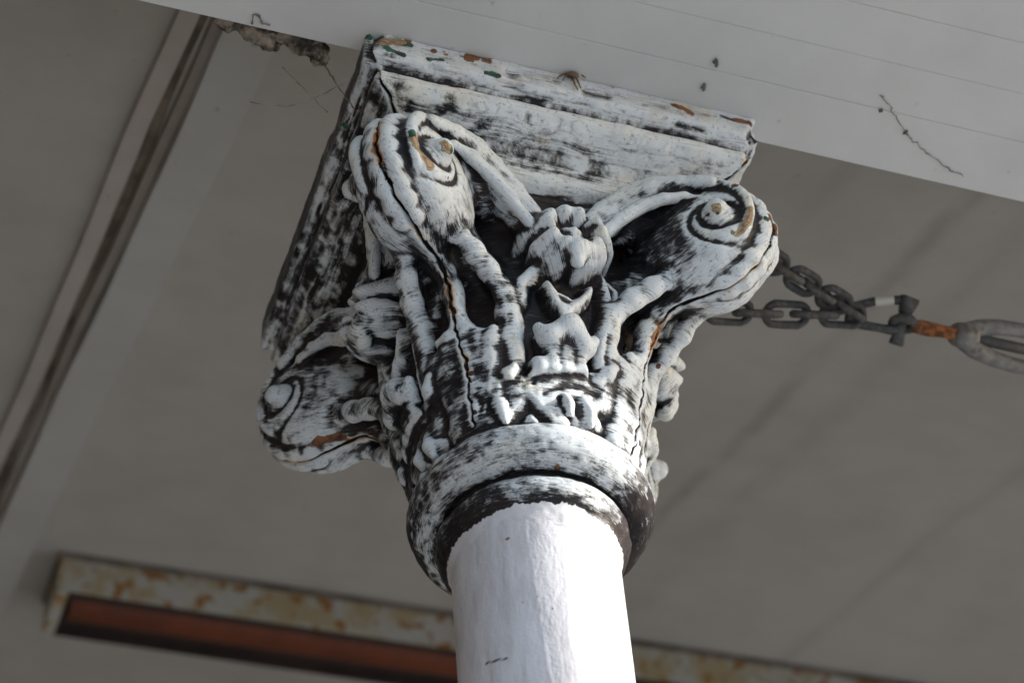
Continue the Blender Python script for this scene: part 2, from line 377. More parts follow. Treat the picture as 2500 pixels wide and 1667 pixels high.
def chain(pts, lab, k=.004, sw=(1, 1), both=False, bump=None):
    """rounded tube along (u, v, z, radius) points"""
    pts = np.array(pts, float)
    for q in ((pts, pts[:, [1, 0, 2, 3]]) if both else (pts,)):
        for a, b in zip(q[:-1], q[1:]):
            m = max(a[3], b[3]) + .012
            lo = np.minimum(a[:3], b[:3]) - m; hi = np.maximum(a[:3], b[:3]) + m
            sl = block(lo, hi); U, V, Z = grid(sl)
            e = b[:3] - a[:3]; L2 = max(e @ e, 1e-12)
            h = np.clip(((U - a[0]) * e[0] + (V - a[1]) * e[1] + (Z - a[2]) * e[2]) / L2, 0, 1)
            dd = np.sqrt((U - a[0] - h * e[0]) ** 2 + (V - a[1] - h * e[1]) ** 2 + (Z - a[2] - h * e[2]) ** 2) - (a[3] + (b[3] - a[3]) * h)
            put(sl, dd, lab, k)
def blob(c, rad, lab, k=.004, both=False):
    """ellipsoid centre (u, v, z), radii (u, v, z)"""
    for cc, rr in (((c, rad), ((c[1], c[0], c[2]), (rad[1], rad[0], rad[2]))) if both else ((c, rad),)):
        cc, rr = np.array(cc), np.array(rr); sl = block(cc - rr - .012, cc + rr + .012); U, V, Z = grid(sl)
        p = np.sqrt(((U - cc[0]) / rr[0]) ** 2 + ((V - cc[1]) / rr[1]) ** 2 + ((Z - cc[2]) / rr[2]) ** 2)
        q = np.sqrt(((U - cc[0]) / rr[0] ** 2) ** 2 + ((V - cc[1]) / rr[1] ** 2) ** 2 + ((Z - cc[2]) / rr[2] ** 2) ** 2)
        put(sl, p * (p - 1) / np.maximum(q, 1e-6), lab, k)
def face(x, y, z): return np.array([(x - y) * S2, (-x - y) * S2, z])         # from scene x, y, z to u, v, z
def bilin(T, Z, A):
    i = np.clip((T - tg[0]) / (tg[1] - tg[0]), 0, len(tg) - 1.001); j = np.clip((Z - zg2[0]) / .0006, 0, len(zg2) - 1.001)
    i0 = i.astype(int); j0 = j.astype(int); fi = i - i0; fj = j - j0
    return (A[i0, j0] * (1 - fi) * (1 - fj) + A[i0 + 1, j0] * fi * (1 - fj) + A[i0, j0 + 1] * (1 - fi) * fj + A[i0 + 1, j0 + 1] * fi * fj)

# bell with its relief, neck
sl = block((0, 0, 3.2), (.135, .135, 3.56)); U, V, Z = grid(sl)
RR = np.sqrt(U * U + V * V)[:, :, 0]; TH = np.arctan2((U - V), (U + V))[:, :, 0]
RR = np.broadcast_to(RR[:, :, None], D[sl].shape); TH = np.broadcast_to(TH[:, :, None], D[sl].shape); ZB = np.broadcast_to(Z, D[sl].shape)
hh = bilin(TH, ZB, H)
lab = LAB2[np.clip(np.round((TH - tg[0]) / (tg[1] - tg[0])).astype(int), 0, len(tg) - 1), np.clip(np.round((ZB - zg2[0]) / .0006).astype(int), 0, len(zg2) - 1)]
lab = np.where(ZB < 3.278, 8, lab)
D[sl] = (RR - (R0(ZB) + hh)) * .72; LB[sl] = lab
del RR, TH, ZB, hh, lab
# astragal
sl = block((0, 0, 3.26), (.11, .11, 3.34)); U, V, Z = grid(sl)
put(sl, np.sqrt((np.sqrt(U * U + V * V) - .0665) ** 2 + (Z - 3.2955) ** 2) - .0172, 7, .002)
# corner leaves: thick ribs that curl out at the tip
for n0, r0, r1, zt in ((0, .011, .0115, 3.400), (.013, .0085, .0095, 3.380)):
    chain([(.068, n0, 3.322, r0), (.073, n0, 3.348, r0), (.079, n0 * 1.15, 3.372, r1), (.0865 - n0 * .3, n0 * 1.1, zt, r1 * .85)], 6, .008, both=True)
chain([(.083, .010, 3.385, .009), (.079, .022, 3.383, .0085), (.0745, .030, 3.376, .0065)], 6, .007, both=True)
# curled lobes along the leaf edges
def on_bell(p_, off):
    t_, z_ = to_bell(Z4(p_), .0125)[0]; r_ = R0(z_) + off; return face(r_ * math.sin(t_), -r_ * math.cos(t_), z_)
for b_, t_, lb_, ra, rb_ in (((545, 905), (588, 742), 6, .0058, .0036), ((265, 880), (205, 812), 6, .0056, .0036), ((250, 1120), (150, 1190), 6, .0052, .0034), ((985, 840), (893, 738), 5, .0056, .0036),
                          ((1190, 920), (1268, 828), 5, .0056, .0036), ((1590, 1010), (1515, 925), 6, .0052, .0034), ((1655, 1010), (1690, 895), 6, .0058, .0038), ((640, 1080), (725, 1010), 6, .0046, .0030),
                          ((590, 1190), (665, 1352), 6, .0050, .0028), ((1240, 1220), (1272, 1375), 5, .0048, .0028), ((370, 1290), (292, 1462), 6, .0052, .0030), ((1330, 1080), (1412, 1010), 5, .0046, .0030),
                          ((1100, 1190), (1120, 1290), 5, .0040, .0026), ((480, 1180), (420, 1385), 6, .0046, .0028)):
    A_, B_ = on_bell(b_, .0085), on_bell(t_, .0150 if t_[1] < 1100 else .0105); m_ = (A_ + B_) / 2; m_[:2] *= 1.022
    chain([(*A_, ra), (*m_, ra * .95), (*B_, rb_)], lb_, .0030)
# middle leaf tip
c = face(.004, -.0870, 3.402); 
chain([(*face(-.009, -.0925, 3.381), .0045), (*face(.003, -.0960, 3.3895), .0052), (*face(.012, -.0930, 3.379), .0045)], 5, .008)
# rosette in the middle of each face
def rosette():
    y0, cz = -.1045, 3.4655
    p = np.array([face(-.06, y0, cz - .06), face(.06, y0, cz + .06), face(-.06, y0 - .06, cz), face(.06, y0 + .05, cz)])
    sl = block(p.min(0), p.max(0)); U, V, Z = grid(sl)
    x, y = (U - V) * S2, (-U - V) * S2; wq = y0 - y
    dx, dz = x - .004, (Z - cz) * 1.08; r = np.sqrt(dx * dx + dz * dz); t = np.arctan2(dz, dx)
    dv_ = np.abs(np.sin(2.5 * (t - math.radians(90 + 36)))) / 2.5
    lobe = (1 - np.exp(-(dv_ / .15) ** 2)) * (1 - .45 * smoothstep(-.25, -.8, np.sin(t)))
    mid = np.exp(-((.4 - dv_) / .035) ** 2)
    Ro = .0265 + .0080 * lobe + .0015 * np.sin(2 * t + 1)
    h = .0150 - .009 * (r / .03) ** 2 + .0115 * lobe * np.exp(-((r - .0205) / .0085) ** 2) - .0065 * np.exp(-((r - .0105) / .0045) ** 2) - .0030 * np.sin(t)
    h = h - .0016 * mid * smoothstep(.010, .016, r)
    dn, dr = wq - h, r - Ro
    k = .0075; q = np.clip(.5 - .5 * (dr - dn) / k, 0, 1)
    put(sl, ((dn * q + dr * (1 - q)) + k * q * (1 - q)) * .72, 4, .004)
rosette()
chain([(*face(.006, -.104, 3.464), .0085), (*face(.005, -.113, 3.455), .0085), (*face(.005, -.1165, 3.445), .0088), (*face(.005, -.1155, 3.436), .0058)], 4, .002)
# corner volutes
VC = np.array([.1555, 3.4845])
EYE = np.array([.1765, 3.4805])
def volute_block(lab=3):
    sl = block((.080, 0, 3.415), (.2225, .068, 3.552)); U, V, Z = grid(sl)
    a, b = U - VC[0], Z - VC[1]; rr = np.sqrt(a * a + b * b); ph = np.arctan2(b, a)
    Rv = .0455 + .0010 * np.sin(ph) + .0060 * smoothstep(-.1, -.9, np.cos(ph))
    ae, be = U - EYE[0], Z - EYE[1]; re = np.sqrt(ae * ae + be * be); pe = np.arctan2(be, ae)
    s = re / .0215 - pe / (2 * math.pi) - .46; ds = (s - np.round(s)) * .0215
    rd = np.hypot(a + .0025, b + .004)
    dome = np.sqrt(np.clip(1 - (rd / .0530) ** 2, 0.0, 1))
    T = .0118 + .0238 * dome ** 1.2 + .004 * smoothstep(.02, .006, re)
    gr = np.exp(-(ds / .0025) ** 2) * smoothstep(.007, .012, re) * smoothstep(.041, .035, re) * (.45 + .55 * smoothstep(.016, .026, re))
    T = T - (.0048 - .0020 * smoothstep(.014, .024, re)) * gr - .0045 * np.exp(-((re - .0130) / .0032) ** 2) 
    dr = rr - Rv; dn = (V - T)
    k = .016; h = np.clip(.5 - .5 * (dr - dn) / k, 0, 1)
    d = (dn * h + dr * (1 - h)) + k * h * (1 - h)
    return sl, d * .8
sl, dv = volute_block()
put(sl, dv, 3, .003)
sl2 = (sl[1], sl[0], sl[2]); put(sl2, np.swapaxes(dv, 0, 1), 3, .003)
blob((.1770, .0345, 3.4805), (.0078, .0080, .0078), 3, .001, both=True)
# scalloped double roll along the rim of each volute
ph = np.radians(np.linspace(84, -84, 60)); path = [(VC[0] + (.0440 + .0010 * math.sin(p)) * math.cos(p), VC[1] + (.0440 + .0010 * math.sin(p)) * math.sin(p)) for p in ph]
path = np.array(path); cum = np.r_[0, np.cumsum(np.hypot(*np.diff(path, axis=0).T))]
ss = np.arange(0, cum[-1], .0022); pu, pz = np.interp(ss, cum, path[:, 0]), np.interp(ss, cum, path[:, 1])
fade = smoothstep(cum[-1], cum[-1] - .02, ss)
rb = (.0049 + .0008 * np.cos(2 * math.pi * ss / .0125)) * (.7 + .3 * fade)
chain([(u_, .0047 + .0007 * math.cos(2 * math.pi * s_ / .0125), z_, r_) for u_, z_, r_, s_ in zip(pu, pz, rb, ss)], 3, .0048, both=True)
# arm joining bell and volute
chain([(.055, 0, 3.455, .028), (.085, 0, 3.470, .0225), (.122, 0, 3.480, .0230)], 2, .005, both=True)
chain([(.150, 0, 3.4455, .0065), (.136, 0, 3.4475, .0070), (.120, 0, 3.4470, .0075), (.110, 0, 3.441, .0075), (.101, 0, 3.427, .0075), (.095, 0, 3.410, .007)], 3, .006, both=True)
chain([(.0700, .0275, 3.342, .0045), (.0755, .0295, 3.366, .0050), (.0795, .0300, 3.386, .0062), (.0840, .0308, 3.404, .0068), (.0885, .0318, 3.420, .0070), (.104, .0298, 3.432, .0070), (.118, .0258, 3.440, .0068), (.130, .0205, 3.4490, .0060), (.142, .017, 3.455, .0045)], 2, .005, both=True)
chain([(.080, .012, 3.452, .019), (.104, .010, 3.4595, .0145), (.122, .008, 3.4650, .0130), (.140, .006, 3.470, .0130)], 2, .006, both=True)
# web under the abacus behind the stems
chain([(.075, .045, 3.508, .014), (.105, .030, 3.513, .015), (.150, .010, 3.508, .018)], 2, .008, both=True)
# fluted stems that sweep from the rosette over the top of each volute
def onplane(px, n):
    d = ray(*px); t = (n - CAM @ EA) / (d @ EA); p = CAM + t * d; return (p @ EB, p @ EA, p[2])
for pts in ([(1412, 562, .066, .0046), (1435, 543, .061, .0050), (1470, 509, .055, .0054), (1529, 471, .0475, .0054), (1590, 453, .042, .0058), (1660, 446, .035, .0058), (1735, 450, .027, .0058)],
            [(1436, 604, .066, .0042), (1462, 582, .061, .0046), (1510, 540, .054, .0048), (1563, 506, .047, .0048), (1620, 486, .041, .0044), (1672, 480, .034, .0034), (1705, 484, .030, .0012)]):
    chain([(*onplane((x, y), n), r_) for x, y, n, r_ in pts], 3, .0022, both=True)
chain([(*(np.array(onplane((x, y), n)) - [.005, 0, .004]), r_) for x, y, n, r_ in ((1425, 585, .059, .0105), (1448, 562, .054, .011), (1490, 525, .0475, .0115), (1546, 489, .040, .012), (1605, 470, .034, .0125), (1668, 464, .0265, .0125))], 3, .004, both=True)
ph = np.radians(np.linspace(96, -35, 24))
chain([(VC[0] + (.0425 - .0001 * i) * math.cos(p), .0225 - .0001 * i, VC[1] + (.0435 - .0002 * i) * math.sin(p), .0056 - .00012 * i) for i, p in enumerate(ph)], 3, .003, both=True)
# abacus
sl = block((0, 0, 3.515), (.2232, .2232, 3.606)); U, V, Z = grid(sl)
S = np.maximum(np.abs(U - V), np.abs(U + V)) * S2
qs, qz = np.arange(.06, .20, .0005), np.arange(3.50, 3.62, .0005); QS, QZ = np.meshgrid(qs, qz, indexing='ij')
pa = [(.02, 3.522)] + [(s_, z_) for z_, s_ in PROF_A] + [(.02, 3.60)]
dd = np.full(QS.shape, 9.0); ins = np.zeros(QS.shape, bool)
for i in range(len(pa)):
    a, b = np.array(pa[i]), np.array(pa[(i + 1) % len(pa)]); e = b - a
    h = np.clip(((QS - a[0]) * e[0] + (QZ - a[1]) * e[1]) / max(e @ e, 1e-12), 0, 1)
    dd = np.minimum(dd, np.hypot(QS - a[0] - h * e[0], QZ - a[1] - h * e[1]))
    cnd = (a[1] > QZ) != (b[1] > QZ)
    xi = a[0] + (QZ - a[1]) / (e[1] if abs(e[1]) > 1e-12 else 1e-12) * e[0]
    ins ^= cnd & (QS < xi)
dd = np.where(ins, -dd, dd)
fi = np.clip((S - qs[0]) / .0005, 0, len(qs) - 1.01); fj = np.clip((Z - qz[0]) / .0005, 0, len(qz) - 1.01)
i0, j0 = fi.astype(int), np.broadcast_to(fj.astype(int), np.broadcast_shapes(fi.shape, fj.shape))
fi, fj = fi - i0, fj - fj.astype(int)
da = dd[i0, j0] * (1 - fi) * (1 - fj) + dd[np.minimum(i0 + 1, len(qs) - 1), j0] * fi * (1 - fj) + dd[i0, j0 + 1] * (1 - fi) * fj + dd[np.minimum(i0 + 1, len(qs) - 1), j0 + 1] * fi * fj
# chipped and worn corner
da = np.maximum(da, ((U + .35 * (ZT - Z)) - .2085) * .9); da = np.maximum(da, ((V + .30 * (Z - 3.575)) - .2095) * .9)
put(sl, da, 1, .0035)
del S, da, fi, fj, i0, j0

# the four quarters
Q = np.concatenate([D[::-1].transpose(1, 0, 2)[::1] if False else np.swapaxes(D, 0, 1)[::-1], D], axis=0)        # u<0 | u>0 for v>0
QL = np.concatenate([np.swapaxes(LB, 0, 1)[::-1], LB], axis=0)
Q2 = np.concatenate([D[::-1, ::-1], np.swapaxes(D, 0, 1)[:, ::-1]], axis=0)
QL2 = np.concatenate([LB[::-1, ::-1], np.swapaxes(LB, 0, 1)[:, ::-1]], axis=0)
F = np.concatenate([Q2, Q], axis=1); FL = np.concatenate([QL2, QL], axis=1); del Q, Q2, QL, QL2, D, LB
F = np.pad(F[:, :, :], ((1, 1), (1, 1), (1, 1)), constant_values=.01); FL = np.pad(FL, 1)
F[:, :, 0] = .01
fu = (np.arange(F.shape[0]) - F.shape[0] / 2 + .5) * VH; fz = zg[0] + (np.arange(F.shape[2]) - 1) * VH
# cracks in the casting's corner seams
crk = lambda r_, z_, s_: .0014 * np.sin(z_ * 88 + s_) + .0006 * np.sin(z_ * 310 + r_ * 120 + 2 * s_) + .00045 * np.sin(z_ * 770 + 3 * s_)
for ax, sg in ((1, 1), (0, 1), (0, -1)):
    ci = np.abs(fu) < .006
    idx = np.where(ci)[0]; far = np.where(sg * fu > .07)[0]
    sl = (slice(idx[0], idx[-1] + 1), slice(far[0], far[-1] + 1), slice(0, F.shape[2])) if ax == 1 else (slice(far[0], far[-1] + 1), slice(idx[0], idx[-1] + 1), slice(0, F.shape[2]))
    A = F[sl]; Uc, Vc, Zc = fu[sl[0]][:, None, None], fu[sl[1]][None, :, None], fz[None, None, :]
    n_, r_ = (Uc, sg * Vc) if ax == 1 else (Vc, sg * Uc)
    wd = .0008 * (1 + .5 * np.sin(Zc * 170 + ax) + .3 * np.sin(Zc * 430))
    ok = (Zc > 3.318) & (Zc < 3.571)
    cr = np.abs(n_ - crk(r_, Zc, ax)) - wd
    F[sl] = np.where(ok, np.maximum(A, np.minimum(-cr, A + .0032)), A)

def surface_nets(F):
    s = F < 0; nx, ny, nz = F.shape
    c = [s[i:nx - 1 + i, j:ny - 1 + j, k:nz - 1 + k] for i in (0, 1) for j in (0, 1) for k in (0, 1)]
    anyi = c[0].copy(); alli = c[0].copy()
    for q in c[1:]: anyi |= q; alli &= q
    act = np.flatnonzero((anyi & ~alli).ravel()); del anyi, alli
    sh = (nx - 1, ny - 1, nz - 1); I, J, L = np.unravel_index(act, sh)
    cor = np.array([(i, j, k) for i in (0, 1) for j in (0, 1) for k in (0, 1)])
    val = np.stack([F[I + a, J + b, L + g] for a, b, g in cor], 1)
    acc = np.zeros((len(act), 3)); cnt = np.zeros(len(act))
    for a in range(8):
        for b in range(a + 1, 8):
            if np.abs(cor[a] - cor[b]).sum() != 1: continue
            m = (val[:, a] < 0) != (val[:, b] < 0); t = np.zeros(len(act)); dv_ = val[:, a] - val[:, b]
            t[m] = val[m, a] / dv_[m]
            acc[m] += cor[a] + t[m, None] * (cor[b] - cor[a]); cnt += m
    P = np.stack([I, J, L], 1) + acc / cnt[:, None]
    fl = []
    st_ = (sh[1] * sh[2], sh[2], 1)
    for ax in range(3):
        o1, o2 = [(1, 2), (2, 0), (0, 1)][ax]
        lo = [slice(1, n - 1) for n in F.shape]; lo[ax] = slice(0, F.shape[ax] - 1); hi = list(lo); hi[ax] = slice(1, F.shape[ax])
        a, b = s[tuple(lo)], s[tuple(hi)]; ch = np.argwhere(a != b); flip = a[a != b]
        base = ch + np.array([0 if k == ax else 1 for k in range(3)])
        f0 = base @ np.array(st_)
        q = np.stack([f0 - st_[o1] - st_[o2], f0 - st_[o2], f0, f0 - st_[o1]], 1)
        q[flip] = q[flip][:, ::-1]
        fl.append(np.searchsorted(act, q))
    return P, np.concatenate(fl), (I, J, L)
P, FA, (I, J, L) = surface_nets(F)
lab = np.max(np.stack([FL[I + a, J + b, L + g] * (np.abs(F[I + a, J + b, L + g]) < VH * .9) for a in (0, 1) for b in (0, 1) for g in (0, 1)]), 0)
lab1 = FL[I, J, L]; lab = np.where(lab1 > 0, lab1, np.maximum(lab, 1))
pu, pv, pz = fu[0] + P[:, 0] * VH, fu[0] + P[:, 1] * VH, fz[0] + P[:, 2] * VH
X = np.stack([(pu - pv) * S2, (-pu - pv) * S2, pz], 1); del F, FL
NV = len(X)
def vnormals(X):
    a, b, c, d = (X[FA[:, i]] for i in range(4)); fn = np.cross(c - a, d - b); N = np.zeros_like(X)
    for k in range(3):
        for i in range(4): N[:, k] += np.bincount(FA[:, i], fn[:, k], NV)
    return N / np.maximum(np.linalg.norm(N, axis=1, keepdims=True), 1e-12)
E1 = np.concatenate([FA[:, [0, 1]], FA[:, [1, 2]], FA[:, [2, 3]], FA[:, [3, 0]]]); E1 = E1[E1[:, 0] < E1[:, 1]]
deg = np.bincount(E1.ravel(), minlength=NV).astype(float); deg = np.maximum(deg, 1)
def lap(Y):
    out = np.empty_like(Y)
    for k in range(Y.shape[1]): out[:, k] = (np.bincount(E1[:, 0], Y[E1[:, 1], k], NV) + np.bincount(E1[:, 1], Y[E1[:, 0], k], NV)) / deg
    return out
for it in range(2):
    X = X + .45 * (lap(X) - X); X = X - .46 * (lap(X) - X)
# hand-cast unevenness under many coats of paint
X0 = X.copy()
N = vnormals(X)
X = X + N * (.00055 * vnoise(X, 95, 1) + .00035 * vnoise(X, 210, 2) + .0007 * vnoise(X, 42, 3))[:, None]
ea = (lab == 1) & (np.maximum(np.abs(X[:, 0]), np.abs(X[:, 1])) > .144)
X = X - N * (np.where(ea, np.clip(vnoise(X, 70, 5) - .25, 0, 1) * .0045, 0))[:, None]
N = vnormals(X)
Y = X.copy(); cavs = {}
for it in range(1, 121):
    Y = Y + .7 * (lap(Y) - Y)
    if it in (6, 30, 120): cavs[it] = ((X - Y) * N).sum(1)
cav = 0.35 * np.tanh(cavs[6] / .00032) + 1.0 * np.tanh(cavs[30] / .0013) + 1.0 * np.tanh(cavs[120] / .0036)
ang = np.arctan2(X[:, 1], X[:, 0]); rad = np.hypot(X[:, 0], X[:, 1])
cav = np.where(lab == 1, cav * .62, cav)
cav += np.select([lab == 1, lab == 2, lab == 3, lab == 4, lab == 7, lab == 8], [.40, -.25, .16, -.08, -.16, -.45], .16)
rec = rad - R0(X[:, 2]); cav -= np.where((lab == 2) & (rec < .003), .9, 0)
X1, X = X, X0; ang0, rad0 = ang, rad; ang = np.arctan2(X[:, 1], X[:, 0]); rad = np.hypot(X[:, 0], X[:, 1])
stroke = np.zeros((NV, 3))
stroke[:, 0] = ang * .08; stroke[:, 1] = X[:, 2] + rad * .6
m = lab == 1; fy = np.abs(X[:, 1]) > np.abs(X[:, 0]); fm = np.where(fy, X[:, 0], X[:, 1]); fs = np.where(fy, X[:, 1], X[:, 0])
stroke[m, 0] = fm[m] * .45; stroke[m, 1] = X[m, 2] + fs[m] * .8
m = lab == 3; rho = np.maximum(np.abs(X[:, 0] - X[:, 1]), np.abs(X[:, 0] + X[:, 1])) * S2; nn = np.minimum(np.abs(X[:, 0] - X[:, 1]), np.abs(X[:, 0] + X[:, 1])) * S2
stroke[m, 0] = rho[m] + .35 * X[m, 2]; stroke[m, 1] = X[m, 2] - .35 * rho[m] + nn[m]
m = lab == 4; stroke[m, 0] = X[m, 2] * .7; stroke[m, 1] = ang[m] * .1 + rad[m] * .5
m = (lab == 5) & (X[:, 2] > 3.375); stroke[m, 0] = X[m, 2]; stroke[m, 1] = ang[m] * .09
X = X1; ang, rad = ang0, rad0
stroke[:, 0] += .004 * vnoise(X, 60, 51); stroke[:, 1] += .0006 * vnoise(X, 45, 52)
# blacker left and rear faces: sparser white brushing, plus shade put into the colour
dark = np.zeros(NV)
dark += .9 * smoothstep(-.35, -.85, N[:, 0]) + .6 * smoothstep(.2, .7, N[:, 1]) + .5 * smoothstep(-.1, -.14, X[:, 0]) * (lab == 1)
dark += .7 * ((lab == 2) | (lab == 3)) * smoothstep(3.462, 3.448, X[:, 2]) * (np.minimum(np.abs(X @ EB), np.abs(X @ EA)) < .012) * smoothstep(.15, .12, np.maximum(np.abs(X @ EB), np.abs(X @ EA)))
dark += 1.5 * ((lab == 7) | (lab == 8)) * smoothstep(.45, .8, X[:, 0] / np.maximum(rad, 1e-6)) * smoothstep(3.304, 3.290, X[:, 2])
# cracks, rust, chips
crack = np.zeros(NV); rust = np.zeros(NV); chip = np.zeros(NV); ckind = np.zeros(NV)
uu, vv = X @ EB, X @ EA
for n_, r_, s_ in ((uu, vv, 1), (vv, uu, 0), (vv, -uu, 0)):
    m = (r_ > .06) & (np.abs(n_) < .02) & (X[:, 2] > 3.316) & (X[:, 2] < 3.572)
    dcr = np.abs(n_ - crk(r_, X[:, 2], s_))
    crack = np.where(m, np.maximum(crack, 1 - dcr / .0022), crack)
    amt = smoothstep(-.35, .5, vnoise(X, 38, 11 + s_))
    rust = np.where(m, np.maximum(rust, (1 - dcr / .0062) * (.35 + .6 * amt)), rust)
rel = X - CAM; dep = rel @ c_fw
SX = PW / 2 + FPX * (rel @ c_rt) / dep; SY = PH / 2 - FPX * (rel @ c_up) / dep
def pick(x, y):
    m = (np.hypot(SX - x, SY - y) < 7) & ((N * rel).sum(1) < 0); i = np.flatnonzero(m)
    return X[i[np.argmin(dep[i])]] if len(i) else None
CHIPS = [(0, 12, [(925, 96), (950, 97), (985, 98)]), (2, 8, [(1000, 93), (1035, 97), (1075, 106)]), (1, 7, [(945, 112), (965, 120), (988, 128)]), (1, 8, [(993, 106), (1003, 104)]), (2, 8, [(1061, 120)]), (1, 6, [(1050, 140), (1085, 142)]),
         (1, 7, [(1190, 172), (1222, 180)]), (2, 10, [(1650, 251), (1668, 259), (1692, 271)]), (2, 7, [(1780, 284), (1815, 292), (1838, 300)]), (1, 6, [(1768, 280), (1795, 290)]),
         (1, 9, [(1006, 315), (1012, 330)]), (0, 12, [(1012, 332), (1024, 352), (1038, 374), (1056, 398)]), (0, 12, [(1086, 344), (1100, 362)]), (1, 6, [(1100, 434)]), (1, 9, [(1106, 368)]),
         (0, 12, [(1742, 510), (1752, 511)]), (1, 8, [(1748, 525), (1758, 522)]), (0, 11, [(1836, 499), (1837, 515), (1833, 531), (1818, 549), (1804, 564)]), (2, 9, [(1887, 528), (1894, 546), (1898, 566)]), (1, 7, [(1876, 530)]),
         (2, 13, [(762, 1086), (790, 1080), (834, 1070)]), (2, 6, [(1361, 1147)]), (2, 6, [(1605, 888)]), (2, 8, [(1617, 802), (1602, 826)]), (2, 9, [(1787, 449)]), (2, 7, [(1153, 1008)]), (2, 6, [(1150, 905)]),
         (1, 7, [(838, 310), (845, 318)]), (1, 6, [(790, 380)]), (2, 6, [(778, 402)]), (2, 6, [(716, 574)])]
for kd, r_, pts in CHIPS:
    pp = [q for q in (pick(*p) for p in pts) if q is not None]
    if not pp: continue
    r_ = r_ * 1.38 / 3450
    segs = list(zip(pp[:-1], pp[1:])) or [(pp[0], pp[0])]
    near = np.linalg.norm(X - pp[0], axis=1) < .05
    for a, b in segs:
        e = b - a; h = np.clip(((X[near] - a) @ e) / max(e @ e, 1e-12), 0, 1)
        v_ = 1 - np.linalg.norm(X[near] - a - h[:, None] * e, axis=1) / r_ + .42 * vnoise(X[near], 190, 61) + .2 * vnoise(X[near], 420, 62)
        up = v_ > chip[near]; ii = np.flatnonzero(near)[up]; chip[ii] = v_[up]; ckind[ii] = kd
        if kd == 2: rust[ii] = np.maximum(rust[ii], .0)
m = (lab == 1) & (X[:, 2] > 3.588); ev = .62 * np.clip(vnoise(X, 46, 71) + .35 * vnoise(X, 150, 72) - .10 + 45 * (X[:, 2] - 3.597), 0, 1)
m &= ev > chip; chip[m] = ev[m]; ckind[m] = np.where(vnoise(X[m], 60, 73) > .1, 1, 2)
# lower edge where the white gloss of the shaft was cut in
edge = 3.2530 + .0014 * np.sin(ang * 3 + 1.0) + .0016 * vnoise(np.stack([np.cos(ang), np.sin(ang), 0 * ang], 1), 9, 21) + .0012 * vnoise(np.stack([np.cos(ang), np.sin(ang), 0 * ang], 1), 40, 22)
gloss = np.clip((edge - X[:, 2]) / .004 + .5, 0, 1)

# split the casting into its ornaments and hang them on the column
column = empty('column', (0, 0, 0))
tag(column, 'cast iron veranda column with ornate scrolled capital in brushed black and white paint above a glossy white shaft', 'column')
quad = np.round((ang + math.pi / 4) / (math.pi / 2)).astype(int) % 4         # nearest corner
fac = np.round((ang + math.pi / 2) / (math.pi / 2)).astype(int) % 4          # nearest face
key = lab.astype(int) * 10 + np.select([np.isin(lab, (3, 6)), np.isin(lab, (4, 5))], [quad, fac], 0)
fkey = np.sort(key[FA], axis=1)[:, 1]
def part(name, mask, parent):
    fa = FA[mask]; ids, inv = np.unique(fa.ravel(), return_inverse=True)
    me = bpy.data.meshes.new(name); me.vertices.add(len(ids)); me.vertices.foreach_set('co', X[ids].ravel())
    nf = len(fa); me.loops.add(nf * 4); me.loops.foreach_set('vertex_index', inv.ravel().astype(np.int32)); me.polygons.add(nf)
    me.polygons.foreach_set('loop_start', np.arange(0, nf * 4, 4, dtype=np.int32)); me.update(calc_edges=True); me.shade_smooth()
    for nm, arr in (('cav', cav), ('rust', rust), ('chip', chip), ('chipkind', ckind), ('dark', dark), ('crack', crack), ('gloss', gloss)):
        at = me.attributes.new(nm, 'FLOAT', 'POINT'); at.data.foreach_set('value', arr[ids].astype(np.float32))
    at = me.attributes.new('stroke', 'FLOAT_VECTOR', 'POINT'); at.data.foreach_set('vector', stroke[ids].astype(np.float32).ravel())
    me.normals_split_custom_set_from_vertices(N[ids].tolist())
    return link(name, me, M_IRON, parent)
capital = part('capital', np.isin(fkey, (20,)) | (fkey < 10), column)
for kk in np.unique(fkey):
    nm = {1: 'abacus', 3: 'volute', 4: 'rosette', 5: 'acanthus_leaf', 6: 'acanthus_leaf', 7: 'astragal_ring', 8: 'neck_ring'}.get(kk // 10)
    if nm: part(nm, fkey == kk, capital)
# shaft
NS = 300; zs = np.r_[0.0, np.linspace(.19, 2.9, 24), np.arange(2.92, 3.2506, .0022)]
tt = 2 * math.pi * np.arange(NS) / NS; TA, ZA = np.meshgrid(tt, zs); TA, ZA = TA.ravel(), ZA.ravel()
q = np.stack([np.cos(TA), np.sin(TA), ZA * 4], 1)
RA = .0566 + .00022 * vnoise(q * [1, 1, .35], 3, 31) + .00016 * vnoise(q * [1, 1, .5], 9, 32) + np.where(ZA > 3.245, (ZA - 3.245) * .12, 0)
RA = RA + .00018 * np.exp(-((TA - 4.33 - .10 * np.sin(ZA * 9)) / .022) ** 2) + .00015 * np.exp(-((TA - 4.62 + .06 * np.sin(ZA * 13)) / .016) ** 2)
VS = np.stack([RA * np.cos(TA), RA * np.sin(TA), ZA], 1)
FS = [(j * NS + i, j * NS + (i + 1) % NS, (j + 1) * NS + (i + 1) % NS, (j + 1) * NS + i) for j in range(len(zs) - 1) for i in range(NS)]
me = bpy.data.meshes.new('shaft'); me.from_pydata(VS.tolist(), [], FS); me.shade_smooth()
relS = VS - CAM; dS = relS @ c_fw; SXs = PW / 2 + FPX * (relS @ c_rt) / dS; SYs = PH / 2 - FPX * (relS @ c_up) / dS; frontS = (VS[:, 0] * relS[:, 0] + VS[:, 1] * relS[:, 1]) < 0
